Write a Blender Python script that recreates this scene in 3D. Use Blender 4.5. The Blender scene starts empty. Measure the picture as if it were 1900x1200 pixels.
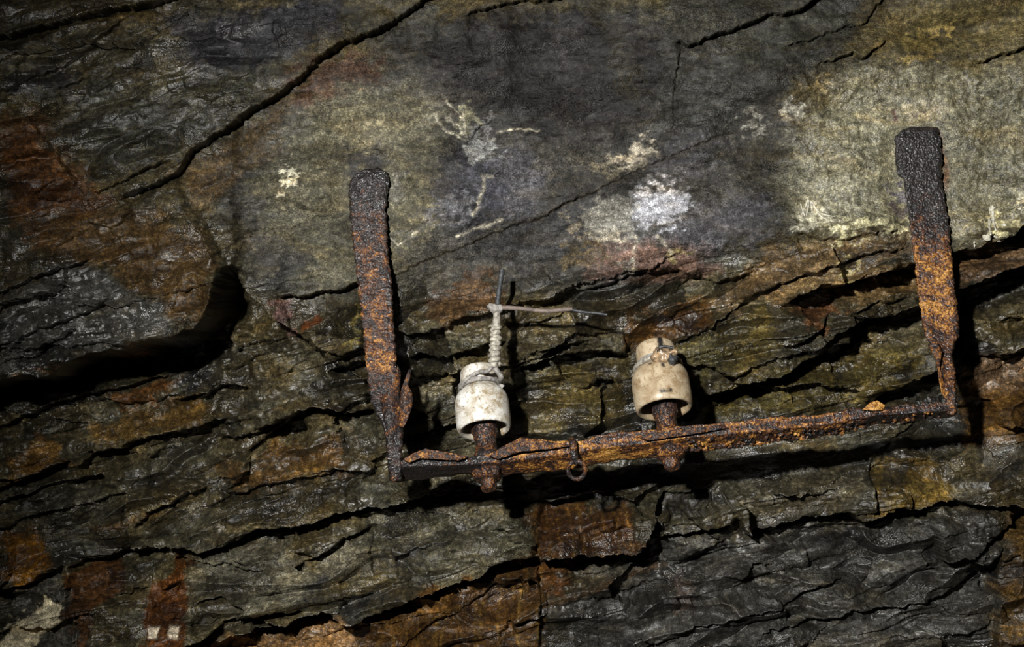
import bpy, math
import numpy as np
from mathutils import Matrix, Vector

# ------------------------------------------------------------------ camera, light, exposure
scene = bpy.context.scene
K = 0.00075                  # metres per photo pixel on the rock face
D = 2.6                      # camera distance from the rock face
PITCH = math.radians(28)     # the camera looks up at the tunnel side
cp, sp = math.cos(PITCH), math.sin(PITCH)
CAM_POS = Vector((0, 0, 1.5))
ROT = Matrix(((1, 0, 0), (0, -sp, -cp), (0, cp, -sp)))      # columns: right, up along the face, out of the face
ORIGIN = CAM_POS - ROT @ Vector((0, 0, D))
M = Matrix.Translation(ORIGIN) @ ROT.to_4x4()

cd = bpy.data.cameras.new('camera')
cd.sensor_width = 36.0
cd.lens = 36.0 * D / (1900 * K)
cd.clip_start = 0.02
cam = bpy.data.objects.new('camera', cd)
scene.collection.objects.link(cam)
cam.matrix_world = M @ Matrix.Translation((0, 0, D))
scene.camera = cam

world = bpy.data.worlds.new('mine_dark')
scene.world = world
world.use_nodes = True
world.node_tree.nodes['Background'].inputs[0].default_value = (0.9, 0.95, 1.0, 1)
world.node_tree.nodes['Background'].inputs[1].default_value = 0.0015

LIGHT_POS = Vector((-0.68, 0.70, 2.9))
LIGHT_AIM = Vector((0.27, 0.02, 0.0))
ld = bpy.data.lights.new('flash_lamp', 'SPOT')
ld.energy = 760
ld.color = (1.0, 0.98, 0.94)
ld.shadow_soft_size = 0.05
ld.spot_size = math.radians(46)
ld.spot_blend = 1.0
lamp = bpy.data.objects.new('flash_lamp', ld)
scene.collection.objects.link(lamp)
q = (LIGHT_AIM - LIGHT_POS).to_track_quat('-Z', 'Y').to_matrix().to_4x4()
lamp.matrix_world = M @ (Matrix.Translation(LIGHT_POS) @ q)

scene.view_settings.view_transform = 'Standard'
scene.view_settings.look = 'None'
scene.view_settings.gamma = 1
scene.view_settings.use_curve_mapping = False
scene.view_settings.exposure = 0.0

# ------------------------------------------------------------------ noise
def _h(ix, iy, iz, seed):
    n = (ix.astype(np.int64) * 374761393 + iy.astype(np.int64) * 668265263 + iz * 2147483647 + seed * 1274126177) & 0xffffffff
    n = ((n ^ (n >> 13)) * 1274126177) & 0xffffffff
    n = ((n ^ (n >> 16)) * 2246822519) & 0xffffffff
    return (n ^ (n >> 15)) & 0xffffffff

def rnd2(ix, iy, seed):
    return _h(ix, iy, 0, seed).astype(np.float64) / 4294967295.0

def noise2(x, y, seed=0):
    x0 = np.floor(x); y0 = np.floor(y)
    fx = x - x0; fy = y - y0
    u = fx * fx * fx * (fx * (fx * 6 - 15) + 10); v = fy * fy * fy * (fy * (fy * 6 - 15) + 10)
    def g(dx, dy):
        a = rnd2(x0 + dx, y0 + dy, seed) * 2 * np.pi
        return np.cos(a) * (fx - dx) + np.sin(a) * (fy - dy)
    a = g(0, 0) * (1 - u) + g(1, 0) * u
    b = g(0, 1) * (1 - u) + g(1, 1) * u
    return (a * (1 - v) + b * v) * 1.5

def fbm2(x, y, oct=4, seed=0, gain=0.5):
    s = 0; a = 1; f = 1; t = 0
    for i in range(oct):
        s = s + a * noise2(x * f + 3.7 * i, y * f - 5.1 * i, seed + i * 17); t += a
        a *= gain; f *= 2.03
        x, y = 0.82 * x - 0.5724 * y, 0.5724 * x + 0.82 * y
    return s / t * 1.3

def noise3(p, seed=0):
    x, y, z = p[:, 0], p[:, 1], p[:, 2]
    x0 = np.floor(x).astype(np.int64); y0 = np.floor(y).astype(np.int64); z0 = np.floor(z).astype(np.int64)
    fx = x - x0; fy = y - y0; fz = z - z0
    s = lambda t: t * t * (3 - 2 * t)
    u, v, w = s(fx), s(fy), s(fz)
    r = lambda a, b, c: _h(x0 + a, y0 + b, z0 + c, seed).astype(np.float64) / 2147483647.5 - 1
    c00 = r(0, 0, 0) * (1 - u) + r(1, 0, 0) * u
    c10 = r(0, 1, 0) * (1 - u) + r(1, 1, 0) * u
    c01 = r(0, 0, 1) * (1 - u) + r(1, 0, 1) * u
    c11 = r(0, 1, 1) * (1 - u) + r(1, 1, 1) * u
    return (c00 * (1 - v) + c10 * v) * (1 - w) + (c01 * (1 - v) + c11 * v) * w

def fbm3(p, oct=4, seed=0):
    s = 0; a = 1; f = 1; t = 0
    for i in range(oct):
        s = s + a * noise3(p * f, seed + i * 31); t += a
        a *= 0.5; f *= 2.07
    return s / t

def sstep(a, b, x):
    t = np.clip((x - a) / (b - a), 0, 1)
    return t * t * (3 - 2 * t)

def P(px, py, d):
    s = (D - d) / D
    return ((px - 950) * K * s, (600 - py) * K * s, d)

# ------------------------------------------------------------------ objects
COL = scene.collection

def mesh_from(name, verts, faces, mat, smooth=True):
    me = bpy.data.meshes.new(name)
    me.from_pydata([tuple(v) for v in verts], [], [tuple(f) for f in faces])
    me.materials.append(mat)
    if smooth:
        me.polygons.foreach_set('use_smooth', [True] * len(me.polygons))
    me.update()
    return me

def set_attr(me, name, arr):
    a = me.attributes.new(name, 'FLOAT', 'POINT')
    a.data.foreach_set('value', np.asarray(arr, dtype=np.float32))

def thing(name, label, cat, loc, group=None):
    o = bpy.data.objects.new(name, None)
    o.empty_display_size = 0.03
    COL.objects.link(o)
    o.matrix_world = M @ Matrix.Translation(loc)
    o['label'] = label; o['category'] = cat
    if group:
        o['group'] = group
    return o

def part(name, me, parent, root_loc, label=None):
    """mesh given in face coordinates; stored relative to its thing's base"""
    me.transform(Matrix.Translation(-Vector(root_loc)))
    o = bpy.data.objects.new(name, me)
    COL.objects.link(o)
    o.parent = parent
    if label:
        o['label'] = label
    return o

def displace(me, fn):
    n = len(me.vertices)
    co = np.empty(n * 3); me.vertices.foreach_get('co', co); co = co.reshape(-1, 3)
    no = np.empty(n * 3, dtype=np.float32); me.vertex_normals.foreach_get('vector', no); no = no.reshape(-1, 3)
    co = co + no * fn(co)[:, None]
    me.vertices.foreach_set('co', co.ravel())
    me.update()

def rings_mesh(name, rings, mat, cap=True, smooth=True):
    """rings: list of (n,3) arrays with equal n, closed loops"""
    n = len(rings[0]); m = len(rings)
    verts = np.concatenate(rings)
    faces = []
    for i in range(m - 1):
        for j in range(n):
            j2 = (j + 1) % n
            faces.append((i * n + j, i * n + j2, (i + 1) * n + j2, (i + 1) * n + j))
    verts = list(verts)
    if cap:
        for ri, flip in ((0, True), (m - 1, False)):
            c = np.mean(rings[ri], axis=0)
            verts.append(c); ci = len(verts) - 1
            for j in range(n):
                a, b = ri * n + j, ri * n + (j + 1) % n
                faces.append((b, a, ci) if flip else (a, b, ci))
    me = mesh_from(name, verts, faces, mat, smooth)
    return me

def fix_normals(me):
    import bmesh
    bm = bmesh.new(); bm.from_mesh(me)
    bmesh.ops.recalc_face_normals(bm, faces=bm.faces)
    bm.to_mesh(me); bm.free(); me.update()

def catmull(pts, n):
    pts = np.asarray(pts, dtype=float)
    m = len(pts)
    ext = np.vstack([2 * pts[0] - pts[1], pts, 2 * pts[-1] - pts[-2]])
    out = []
    for t in np.linspace(0, m - 1, n):
        i = min(int(t), m - 2); f = t - i
        p0, p1, p2, p3 = ext[i], ext[i + 1], ext[i + 2], ext[i + 3]
        out.append(0.5 * ((2 * p1) + (-p0 + p2) * f + (2 * p0 - 5 * p1 + 4 * p2 - p3) * f * f + (-p0 + 3 * p1 - 3 * p2 + p3) * f ** 3))
    return np.array(out)

def tube_mesh(name, pts, rad, mat, n=60, seg=14, amp=0.0, sc=300, seed=0, closed=False, flat=1.0, raw=False):
    pts = np.asarray(pts, dtype=float) if raw else catmull(pts, n)
    n = len(pts)
    r = np.interp(np.linspace(0, 1, n), np.linspace(0, 1, len(rad)), rad) if hasattr(rad, '__len__') else np.full(n, rad)
    tan = np.gradient(pts, axis=0)
    if closed:
        tan = np.roll(pts, -1, 0) - np.roll(pts, 1, 0)
    tan /= np.linalg.norm(tan, axis=1)[:, None]
    up = np.array((0.13, 0.21, 0.97))
    nrm = up - tan[0] * np.dot(up, tan[0]); nrm /= np.linalg.norm(nrm)
    rings = []
    th = np.linspace(0, 2 * np.pi, seg, endpoint=False)
    for i in range(n):
        nrm = nrm - tan[i] * np.dot(nrm, tan[i]); nrm /= np.linalg.norm(nrm)
        b = np.cross(tan[i], nrm)
        rings.append(pts[i] + r[i] * (np.cos(th)[:, None] * nrm * flat + np.sin(th)[:, None] * b))
    if closed:
        rings.append(rings[0])
    me = rings_mesh(name, rings, mat, cap=not closed)
    if closed:
        import bmesh
        bm = bmesh.new(); bm.from_mesh(me)
        bmesh.ops.remove_doubles(bm, verts=bm.verts, dist=1e-6)
        bm.to_mesh(me); bm.free()
        me.polygons.foreach_set('use_smooth', [True] * len(me.polygons))
    fix_normals(me)
    if amp:
        displace(me, lambda c: amp * fbm3(c * sc, 4, seed))
    return me

# ------------------------------------------------------------------ materials
class NT:
    def __init__(s, name):
        s.m = bpy.data.materials.new(name); s.m.use_nodes = True
        s.t = s.m.node_tree; s.t.nodes.clear()
        s.out = s.n('ShaderNodeOutputMaterial'); s.b = s.n('ShaderNodeBsdfPrincipled')
        s.l(s.b.outputs[0], s.out.inputs[0])
    def n(s, k, **kw):
        o = s.t.nodes.new(k)
        for a, v in kw.items(): setattr(o, a, v)
        return o
    def l(s, a, b): s.t.links.new(a, b)
    def noise(s, vec, scale, detail=6, rough=0.55, dist=0.0):
        o = s.n('ShaderNodeTexNoise'); s.l(vec, o.inputs['Vector'])
        o.inputs['Scale'].default_value = scale; o.inputs['Detail'].default_value = detail
        o.inputs['Roughness'].default_value = rough; o.inputs['Distortion'].default_value = dist
        return o.outputs['Fac']
    def voro(s, vec, scale, feature='F1'):
        o = s.n('ShaderNodeTexVoronoi', feature=feature); s.l(vec, o.inputs['Vector'])
        o.inputs['Scale'].default_value = scale
        return o.outputs['Distance']
    def ramp(s, fac, stops):
        o = s.n('ShaderNodeValToRGB'); s.l(fac, o.inputs[0])
        e = o.color_ramp.elements
        while len(e) < len(stops): e.new(0.5)
        for i, (p, c) in enumerate(stops):
            e[i].position = p
            e[i].color = (c, c, c, 1) if not hasattr(c, '__len__') else (*c, 1)
        return o.outputs[0]
    def mr(s, v, a, b, c, d):
        o = s.n('ShaderNodeMapRange'); s.l(v, o.inputs[0])
        for i, x in enumerate((a, b, c, d)): o.inputs[i + 1].default_value = x
        return o.outputs[0]
    def math(s, op, a, b=None):
        o = s.n('ShaderNodeMath', operation=op)
        for i, x in enumerate((a, b)):
            if x is None: continue
            if isinstance(x, (int, float)): o.inputs[i].default_value = x
            else: s.l(x, o.inputs[i])
        return o.outputs[0]
    def mix(s, f, a, b, mode='MIX'):
        o = s.n('ShaderNodeMix', data_type='RGBA', blend_type=mode)
        for i, x in ((0, f), (6, a), (7, b)):
            if isinstance(x, (int, float)): o.inputs[i].default_value = x
            elif isinstance(x, tuple): o.inputs[i].default_value = (*x, 1)
            else: s.l(x, o.inputs[i])
        return o.outputs[2]
    def bump(s, hgt, strength, dist, prev=None):
        o = s.n('ShaderNodeBump'); s.l(hgt, o.inputs['Height'])
        o.inputs['Strength'].default_value = strength; o.inputs['Distance'].default_value = dist
        if prev is not None: s.l(prev, o.inputs['Normal'])
        return o.outputs[0]
    def attr(s, name, key='Fac'):
        o = s.n('ShaderNodeAttribute', attribute_name=name)
        return o.outputs[key]
    def obj(s):
        return s.n('ShaderNodeTexCoord').outputs['Object']
    def mapped(s, vec, rot=0.0, scale=(1, 1, 1)):
        o = s.n('ShaderNodeMapping'); s.l(vec, o.inputs[0])
        o.inputs['Rotation'].default_value = (0, 0, rot); o.inputs['Scale'].default_value = scale
        return o.outputs[0]
    def set(s, k, v):
        i = s.b.inputs[k]
        if isinstance(v, (int, float)): i.default_value = v
        elif isinstance(v, tuple): i.default_value = (*v, 1) if len(v) == 3 else v
        else: s.l(v, i)

def rock_material():
    t = NT('wet_slate')
    o = t.obj()
    st = t.mapped(o, math.radians(-16), (1, 3.2, 1.6))
    tone = t.attr('rock_tone', 'Color'); wet = t.attr('wetness')
    n1 = t.noise(st, 22, 9, 0.62, 0.6)
    n2 = t.noise(o, 130, 8, 0.68)
    n3 = t.noise(o, 520, 4, 0.7)
    c = t.mix(1.0, tone, t.ramp(n1, [(0.28, 0.7), (0.5, 0.98), (0.75, 1.3)]), 'MULTIPLY')
    c = t.mix(1.0, c, t.ramp(n2, [(0.3, 0.32), (0.5, 0.92), (0.72, 2.2)]), 'MULTIPLY')
    c = t.mix(1.0, c, t.ramp(n3, [(0.3, 0.45), (0.55, 1.0), (0.75, 2.0)]), 'MULTIPLY')
    hue = t.noise(st, 9, 5, 0.6, 1.0)
    c = t.mix(1.0, c, t.ramp(hue, [(0.3, (0.98, 1.0, 1.03)), (0.5, (1, 1, 1)), (0.72, (1.15, 1.0, 0.78))]), 'MULTIPLY')
    t.set('Base Color', c)
    rr = t.noise(st, 16, 5, 0.6)
    rough = t.math('SUBTRACT', t.mr(rr, 0.3, 0.7, 0.66, 0.52), t.math('MULTIPLY', wet, 0.25))
    t.set('Roughness', rough)
    t.set('Specular IOR Level', t.mr(wet, 0, 1, 0.15, 0.5))
    t.set('Coat Weight', t.math('MULTIPLY', wet, t.mr(rr, 0.35, 0.6, 0.15, 0.9)))
    t.set('Coat Roughness', 0.17)
    g = t.attr('grain')
    b = t.bump(t.math('MULTIPLY', t.noise(st, 60, 2, 0.5, 0.0), g), 1.0, 0.0026)
    b = t.bump(t.math('MULTIPLY', t.noise(o, 400, 2, 0.5, 0.0), g), 1.0, 0.0019, b)
    b = t.bump(n3, 0.5, 0.0006, b)
    t.set('Normal', b)
    l = t.b.inputs['Coat Normal']
    t.l(b, l)
    return t.m

def rust_material(name, wet=0.6):
    """'rust_tone' attribute: 0 black-brown scale, 1 bright orange rust"""
    t = NT(name)
    o = t.obj()
    a = t.attr('rust_tone')
    n1 = t.noise(o, 70, 8, 0.65, 0.5); n2 = t.noise(o, 330, 6, 0.65); n3 = t.noise(o, 800, 4, 0.6)
    f = t.math('ADD', t.math('MULTIPLY', t.math('SUBTRACT', n1, 0.5), 1.7), t.math('MULTIPLY', t.math('SUBTRACT', n2, 0.5), 1.6))
    f = t.math('ADD', t.math('ADD', f, a), 0.06)
    c = t.ramp(f, [(0.16, (0.006, 0.0045, 0.005)), (0.38, (0.018, 0.009, 0.007)), (0.54, (0.062, 0.022, 0.009)),
                   (0.68, (0.165, 0.062, 0.013)), (0.86, (0.40, 0.185, 0.030)), (1.0, (0.52, 0.28, 0.08))])
    c = t.mix(1.0, c, t.ramp(n3, [(0.3, 0.6), (0.55, 1.0), (0.75, 1.5)]), 'MULTIPLY')
    t.set('Base Color', c)
    t.set('Roughness', t.mr(n2, 0.35, 0.65, 0.5, 0.7))
    t.set('Specular IOR Level', 0.35)
    t.set('Coat Weight', t.math('MULTIPLY', t.mr(n1, 0.42, 0.62, min(1, 1.2 * wet), 0.6 * wet), t.mr(a, 0.0, 0.4, 1.0, 0.75))); t.set('Coat Roughness', 0.13)
    b = t.bump(t.noise(o, 90, 2, 0.5, 0.3), 1.0, 0.0036)
    b = t.bump(t.noise(o, 330, 2, 0.5), 1.0, 0.0026, b)
    t.set('Normal', t.bump(n3, 0.6, 0.0006, b)); t.l(b, t.b.inputs['Coat Normal'])
    return t.m

def porcelain_material(name, base, dirt, amount):
    t = NT(name)
    o = t.obj()
    n1 = t.noise(o, 38, 7, 0.65, 0.4); n2 = t.noise(o, 240, 6, 0.7); n3 = t.noise(o, 120, 5, 0.6, 1.0)
    f = t.ramp(n1, [(0.42 - amount * 0.1, 0.0), (0.72, 1.0)])
    c = t.mix(f, base, dirt)
    n4 = t.noise(o, 75, 8, 0.72, 0.6)
    c = t.mix(t.ramp(n4, [(0.49, 0.0), (0.62, 0.9)]), c, dirt)
    c = t.mix(t.ramp(n2, [(0.56, 0.0), (0.66, 0.75)]), c, (0.16, 0.10, 0.05))
    c = t.mix(t.ramp(n3, [(0.62, 0.0), (0.70, 0.8)]), c, (0.05, 0.04, 0.025))
    c = t.mix(t.attr('stain'), c, (0.012, 0.011, 0.010))
    t.set('Base Color', c)
    t.set('Roughness', t.mr(n1, 0.3, 0.7, 0.28, 0.6))
    t.set('Specular IOR Level', 0.5)
    t.set('Normal', t.bump(n2, 0.35, 0.0006, t.bump(n1, 0.3, 0.002)))
    return t.m

def wire_material(name, c0, c1, rough=0.6, sc=220):
    t = NT(name)
    o = t.obj()
    n = t.noise(o, sc, 6, 0.65); n2 = t.noise(o, 60, 4, 0.6)
    c = t.mix(t.ramp(n, [(0.35, 0.0), (0.65, 1.0)]), c0, c1)
    c = t.mix(1.0, c, t.ramp(n2, [(0.3, 0.6), (0.7, 1.35)]), 'MULTIPLY')
    t.set('Base Color', c); t.set('Roughness', rough)
    t.set('Normal', t.bump(n, 0.7, 0.0012))
    return t.m

ROCK = rock_material()
RUST = rust_material('rusted_iron', 0.75)
RUST_DRY = rust_material('rusted_iron_scale', 0.35)
PORC_WHITE = porcelain_material('white_porcelain', (0.70, 0.695, 0.66), (0.25, 0.19, 0.10), 0.5)
PORC_CREAM = porcelain_material('cream_porcelain', (0.48, 0.40, 0.28), (0.22, 0.145, 0.07), 0.75)
WIRE_GREY = wire_material('grey_corroded_wire', (0.13, 0.12, 0.115), (0.34, 0.32, 0.29))
WIRE_PALE = wire_material('lime_coated_wire', (0.13, 0.115, 0.095), (0.46, 0.43, 0.36), 0.5)
WIRE_DARK = wire_material('dark_wire', (0.018, 0.020, 0.022), (0.05, 0.052, 0.055), 0.45)
WIRE_BROWN = wire_material('brown_wire', (0.10, 0.075, 0.062), (0.19, 0.15, 0.13), 0.65)
KNOT = wire_material('crusted_knot', (0.012, 0.009, 0.008), (0.46, 0.32, 0.19), 0.22, 110)
LIME = wire_material('calcite', (0.30, 0.28, 0.21), (0.62, 0.60, 0.50), 0.4)

#==ROCK==
# ------------------------------------------------------------------ rock face
S = 1.6                                             # photo pixels per grid cell inside the view
def axis(lo, hi, step, out):
    a = list(np.arange(lo, hi + step, step))
    left, right = [], []
    x, s = lo, step
    while x > lo - out:
        s = min(s * 1.06, 14); x -= s; left.append(x)
    x, s = a[-1], step
    while x < hi + out:
        s = min(s * 1.06, 14); x += s; right.append(x)
    return np.array(left[::-1] + a + right)
ax = axis(-70, 1970, S, 320); ay = axis(-70, 1270, S, 300)
X, Y = np.meshgrid(ax, ay)                           # positions along the face, in photo pixels

# broken edges wander: the traced lines are met through a small domain warp
WX = X + 7 * fbm2(X / 55, Y / 55, 3, 11) + 3.5 * fbm2(X / 13, Y / 13, 2, 12)
WY = Y + 7 * fbm2(X / 55, Y / 55, 3, 21) + 3.5 * fbm2(X / 13, Y / 13, 2, 22)

def poly_dist(pts, x, y):
    """distance, signed side (+ to the left of travel, i.e. above), length along"""
    best = np.full(x.shape, 1e9); side = np.zeros(x.shape); along = np.zeros(x.shape); L = 0.0
    for (x0, y0), (x1, y1) in zip(pts[:-1], pts[1:]):
        dx, dy = x1 - x0, y1 - y0
        ln = math.hypot(dx, dy) + 1e-9
        t = np.clip(((x - x0) * dx + (y - y0) * dy) / ln ** 2, 0, 1)
        ex, ey = x - (x0 + t * dx), y - (y0 + t * dy)
        d = np.hypot(ex, ey)
        perp = (dy * ex - dx * ey) / ln              # + above when travelling right (y is down)
        key = d - 1e-3 * np.abs(perp)
        m = key < best
        best = np.where(m, key, best); side = np.where(m, np.sign(perp), side); along = np.where(m, L + t * ln, along)
        L += ln
    return np.maximum(best, 0), side, along, L

def extend(pts):
    pts = [tuple(p) for p in pts]
    def edge(p): return p[0] <= 3 or p[0] >= 1897 or p[1] <= 5 or p[1] >= 1195
    if edge(pts[0]):
        (x0, y0), (x1, y1) = pts[0], pts[1]; l = math.hypot(x1 - x0, y1 - y0)
        pts.insert(0, (x0 + (x0 - x1) / l * 260, y0 + (y0 - y1) / l * 260))
    if edge(pts[-1]):
        (x0, y0), (x1, y1) = pts[-1], pts[-2]; l = math.hypot(x1 - x0, y1 - y0)
        pts.append((x0 + (x0 - x1) / l * 260, y0 + (y0 - y1) / l * 260))
    return pts

H = np.zeros(X.shape)
def window(pts, pad):
    xs = [p[0] for p in pts]; ys = [p[1] for p in pts]
    i0, i1 = np.searchsorted(ay, [min(ys) - pad, max(ys) + pad]); j0, j1 = np.searchsorted(ax, [min(xs) - pad, max(xs) + pad])
    return slice(i0, i1), slice(j0, j1)

def ledge(pts, step, ru=60, rd=60, taper=35, up=0.40, soft=1.5):
    """upper side stands proud of the lower side by step (mm), easing off over ru / rd pixels"""
    pts = extend(pts); rd *= 1.35
    w = window(pts, 4.5 * max(ru, rd))
    if H[w].size == 0: return
    d, s, al, L = poly_dist(pts, WX[w], WY[w])
    taper = min(taper, L * 0.35)
    tp = sstep(0, taper, al) * sstep(0, taper, L - al)
    wob = 1 + 0.35 * fbm2(WX[w] / 60, WY[w] / 60, 2, 77)
    st = step * 0.0021 * tp * wob
    k = np.clip(0.5 + 0.5 * s * d / soft, 0, 1); k = k * k * (3 - 2 * k)
    H[w] += up * st * np.exp(-d / ru) * k - (1 - up) * st * np.exp(-d / rd) * (1 - k)

def groove(pts, depth, wid=4):
    pts = extend(pts)
    w = window(pts, 5 * wid + 10)
    if H[w].size == 0: return
    d, s, al, L = poly_dist(pts, WX[w], WY[w])
    tp = sstep(0, min(30, L * .3), al) * sstep(0, min(30, L * .3), L - al)
    H[w] -= depth * 0.001 * tp * np.exp(-(d / wid) ** 2)

# --- broad form: the upper slab swells out, the ledges below step back
low = sstep(480, 760, Y + 0.16 * (X - 900))
H += -0.026 * low
H -= 0.055 * np.exp(-(((X - 880) / 160) ** 2 + ((Y - 775) / 75) ** 2)) + -0.012 * np.exp(-(((X - 1230) / 400) ** 2 + ((Y - 872 + 0.1 * (X - 1230)) / 66) ** 2))
H += 0.020 * fbm2(X / 420, Y / 300, 2, 5) + 0.010 * fbm2(X / 170, Y / 110, 3, 6)
H += 0.030 * np.exp(-(((X - 150) / 330) ** 2 + ((Y - 560) / 150) ** 2))

# --- strata: sawtooth beds running up to the right, strong low down, faint on the upper slab
broken = np.clip(0.20 + 0.95 * sstep(470, 640, Y + 0.12 * (X - 900)) + 0.55 * sstep(420, 150, X + 0.2 * Y), 0, 1.1)
slab = sstep(0, 1, np.clip((X - 380) / 250, 0, 1)) * sstep(560, 480, Y + 0.12 * (X - 900))
strat = Y + 0.23 * X + 26 * fbm2(X / 300, Y / 160, 3, 31) + 3 * fbm2(X / 60, Y / 40, 2, 32)
def saw(w, seed):
    i = np.floor(w); f = w - i
    r = rnd2(i, np.floor(X / 230 + rnd2(i, i * 0, seed + 3) * 9), seed)
    return (f - 0.5) * (0.25 + r) , r
s1, r1 = saw(strat / 74, 41)
s2, r2 = saw((strat + 7 * fbm2(X / 120, Y / 90, 2, 35)) / 27, 42)
s3, r3 = saw((strat + 4 * fbm2(X / 60, Y / 45, 2, 36)) / 10, 43)
gate = np.clip(0.55 + 1.1 * fbm2(X / 210, Y / 120, 2, 44), 0.05, 1)
H += broken * (0.0110 * s1 * gate + 0.0040 * s2 * gate ** 2 + 0.0018 * s3 * gate * gate) * (1 - 0.8 * slab)
# slaty cleavage: fine ribs along the beds
al_ = X - 0.23 * Y + 20 * fbm2(X / 80, Y / 80, 2, 37)
rib = 1 - np.abs(fbm2(al_ / 60, strat / 11, 4, 38))
rib2 = 1 - np.abs(fbm2(al_ / 26, strat / 5.5, 3, 39))
rg = sstep(0.0, 0.40, fbm2(X / 140 + 7, Y / 70, 2, 46))
H += broken * rg * (0.0011 * (rib - 0.8) + 0.0005 * (rib2 - 0.8)) * (1 - 0.7 * slab)

# --- joint blocks: flat facets, each tipped its own way
def facets(su, sv, seed, jit=0.85):
    cs, sn = math.cos(0.23), math.sin(0.23)
    qx = (WX * cs - WY * sn) / su; qy = (WX * sn + WY * cs) / sv
    bx, by = np.floor(qx), np.floor(qy)
    best = np.full(X.shape, 1e9); out = np.zeros(X.shape); rid = np.zeros(X.shape)
    for dx in (-1, 0, 1):
        for dy in (-1, 0, 1):
            cx, cy = bx + dx, by + dy
            px = cx + 0.5 + jit * (rnd2(cx, cy, seed) - 0.5); py = cy + 0.5 + jit * (rnd2(cx, cy, seed + 1) - 0.5)
            ex, ey = qx - px, qy - py
            d = np.maximum(np.abs(ex), np.abs(ey)) * 0.75 + 0.25 * np.hypot(ex, ey)
            a = rnd2(cx, cy, seed + 2) - 0.5; b = rnd2(cx, cy, seed + 3) - 0.5; c = rnd2(cx, cy, seed + 4) - 0.5
            val = a * ex * 2 + b * ey * 1.6 + c * 0.9
            m = d < best
            best = np.where(m, d, best); out = np.where(m, val, out); rid = np.where(m, rnd2(cx, cy, seed + 5), rid)
    return out, rid
def fold(n): return np.abs(((n * 0.5 + 0.25) % 1.0) * 2 - 1) * 2 - 1
dome = fold(2.2 * noise2(al_ / 210, strat / 75, 47)); dome2 = fold(2.2 * noise2(al_ / 80, strat / 34, 48)); dome3 = fold(2.2 * fbm2(al_ / 34, strat / 15, 2, 49))
H += (0.12 + 0.88 * np.clip(broken, 0, 1)) * (1 - 0.8 * slab) * (0.0115 * dome + 0.0022 * dome2 * gate * rg)
f1, id1 = facets(230, 95, 51)
f2, id2 = facets(90, 42, 61)
H += broken * (1 - 0.9 * slab) * (0.0400 * f1 + 0.0100 * f2 * (0.4 + 0.6 * gate))
H += (0.0004 + 0.0009 * rg) * fbm2(WX / 18, WY / 11, 3, 71, .5) + 0.0030 * fbm2(WX / 70, WY / 46, 3, 72)

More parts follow.
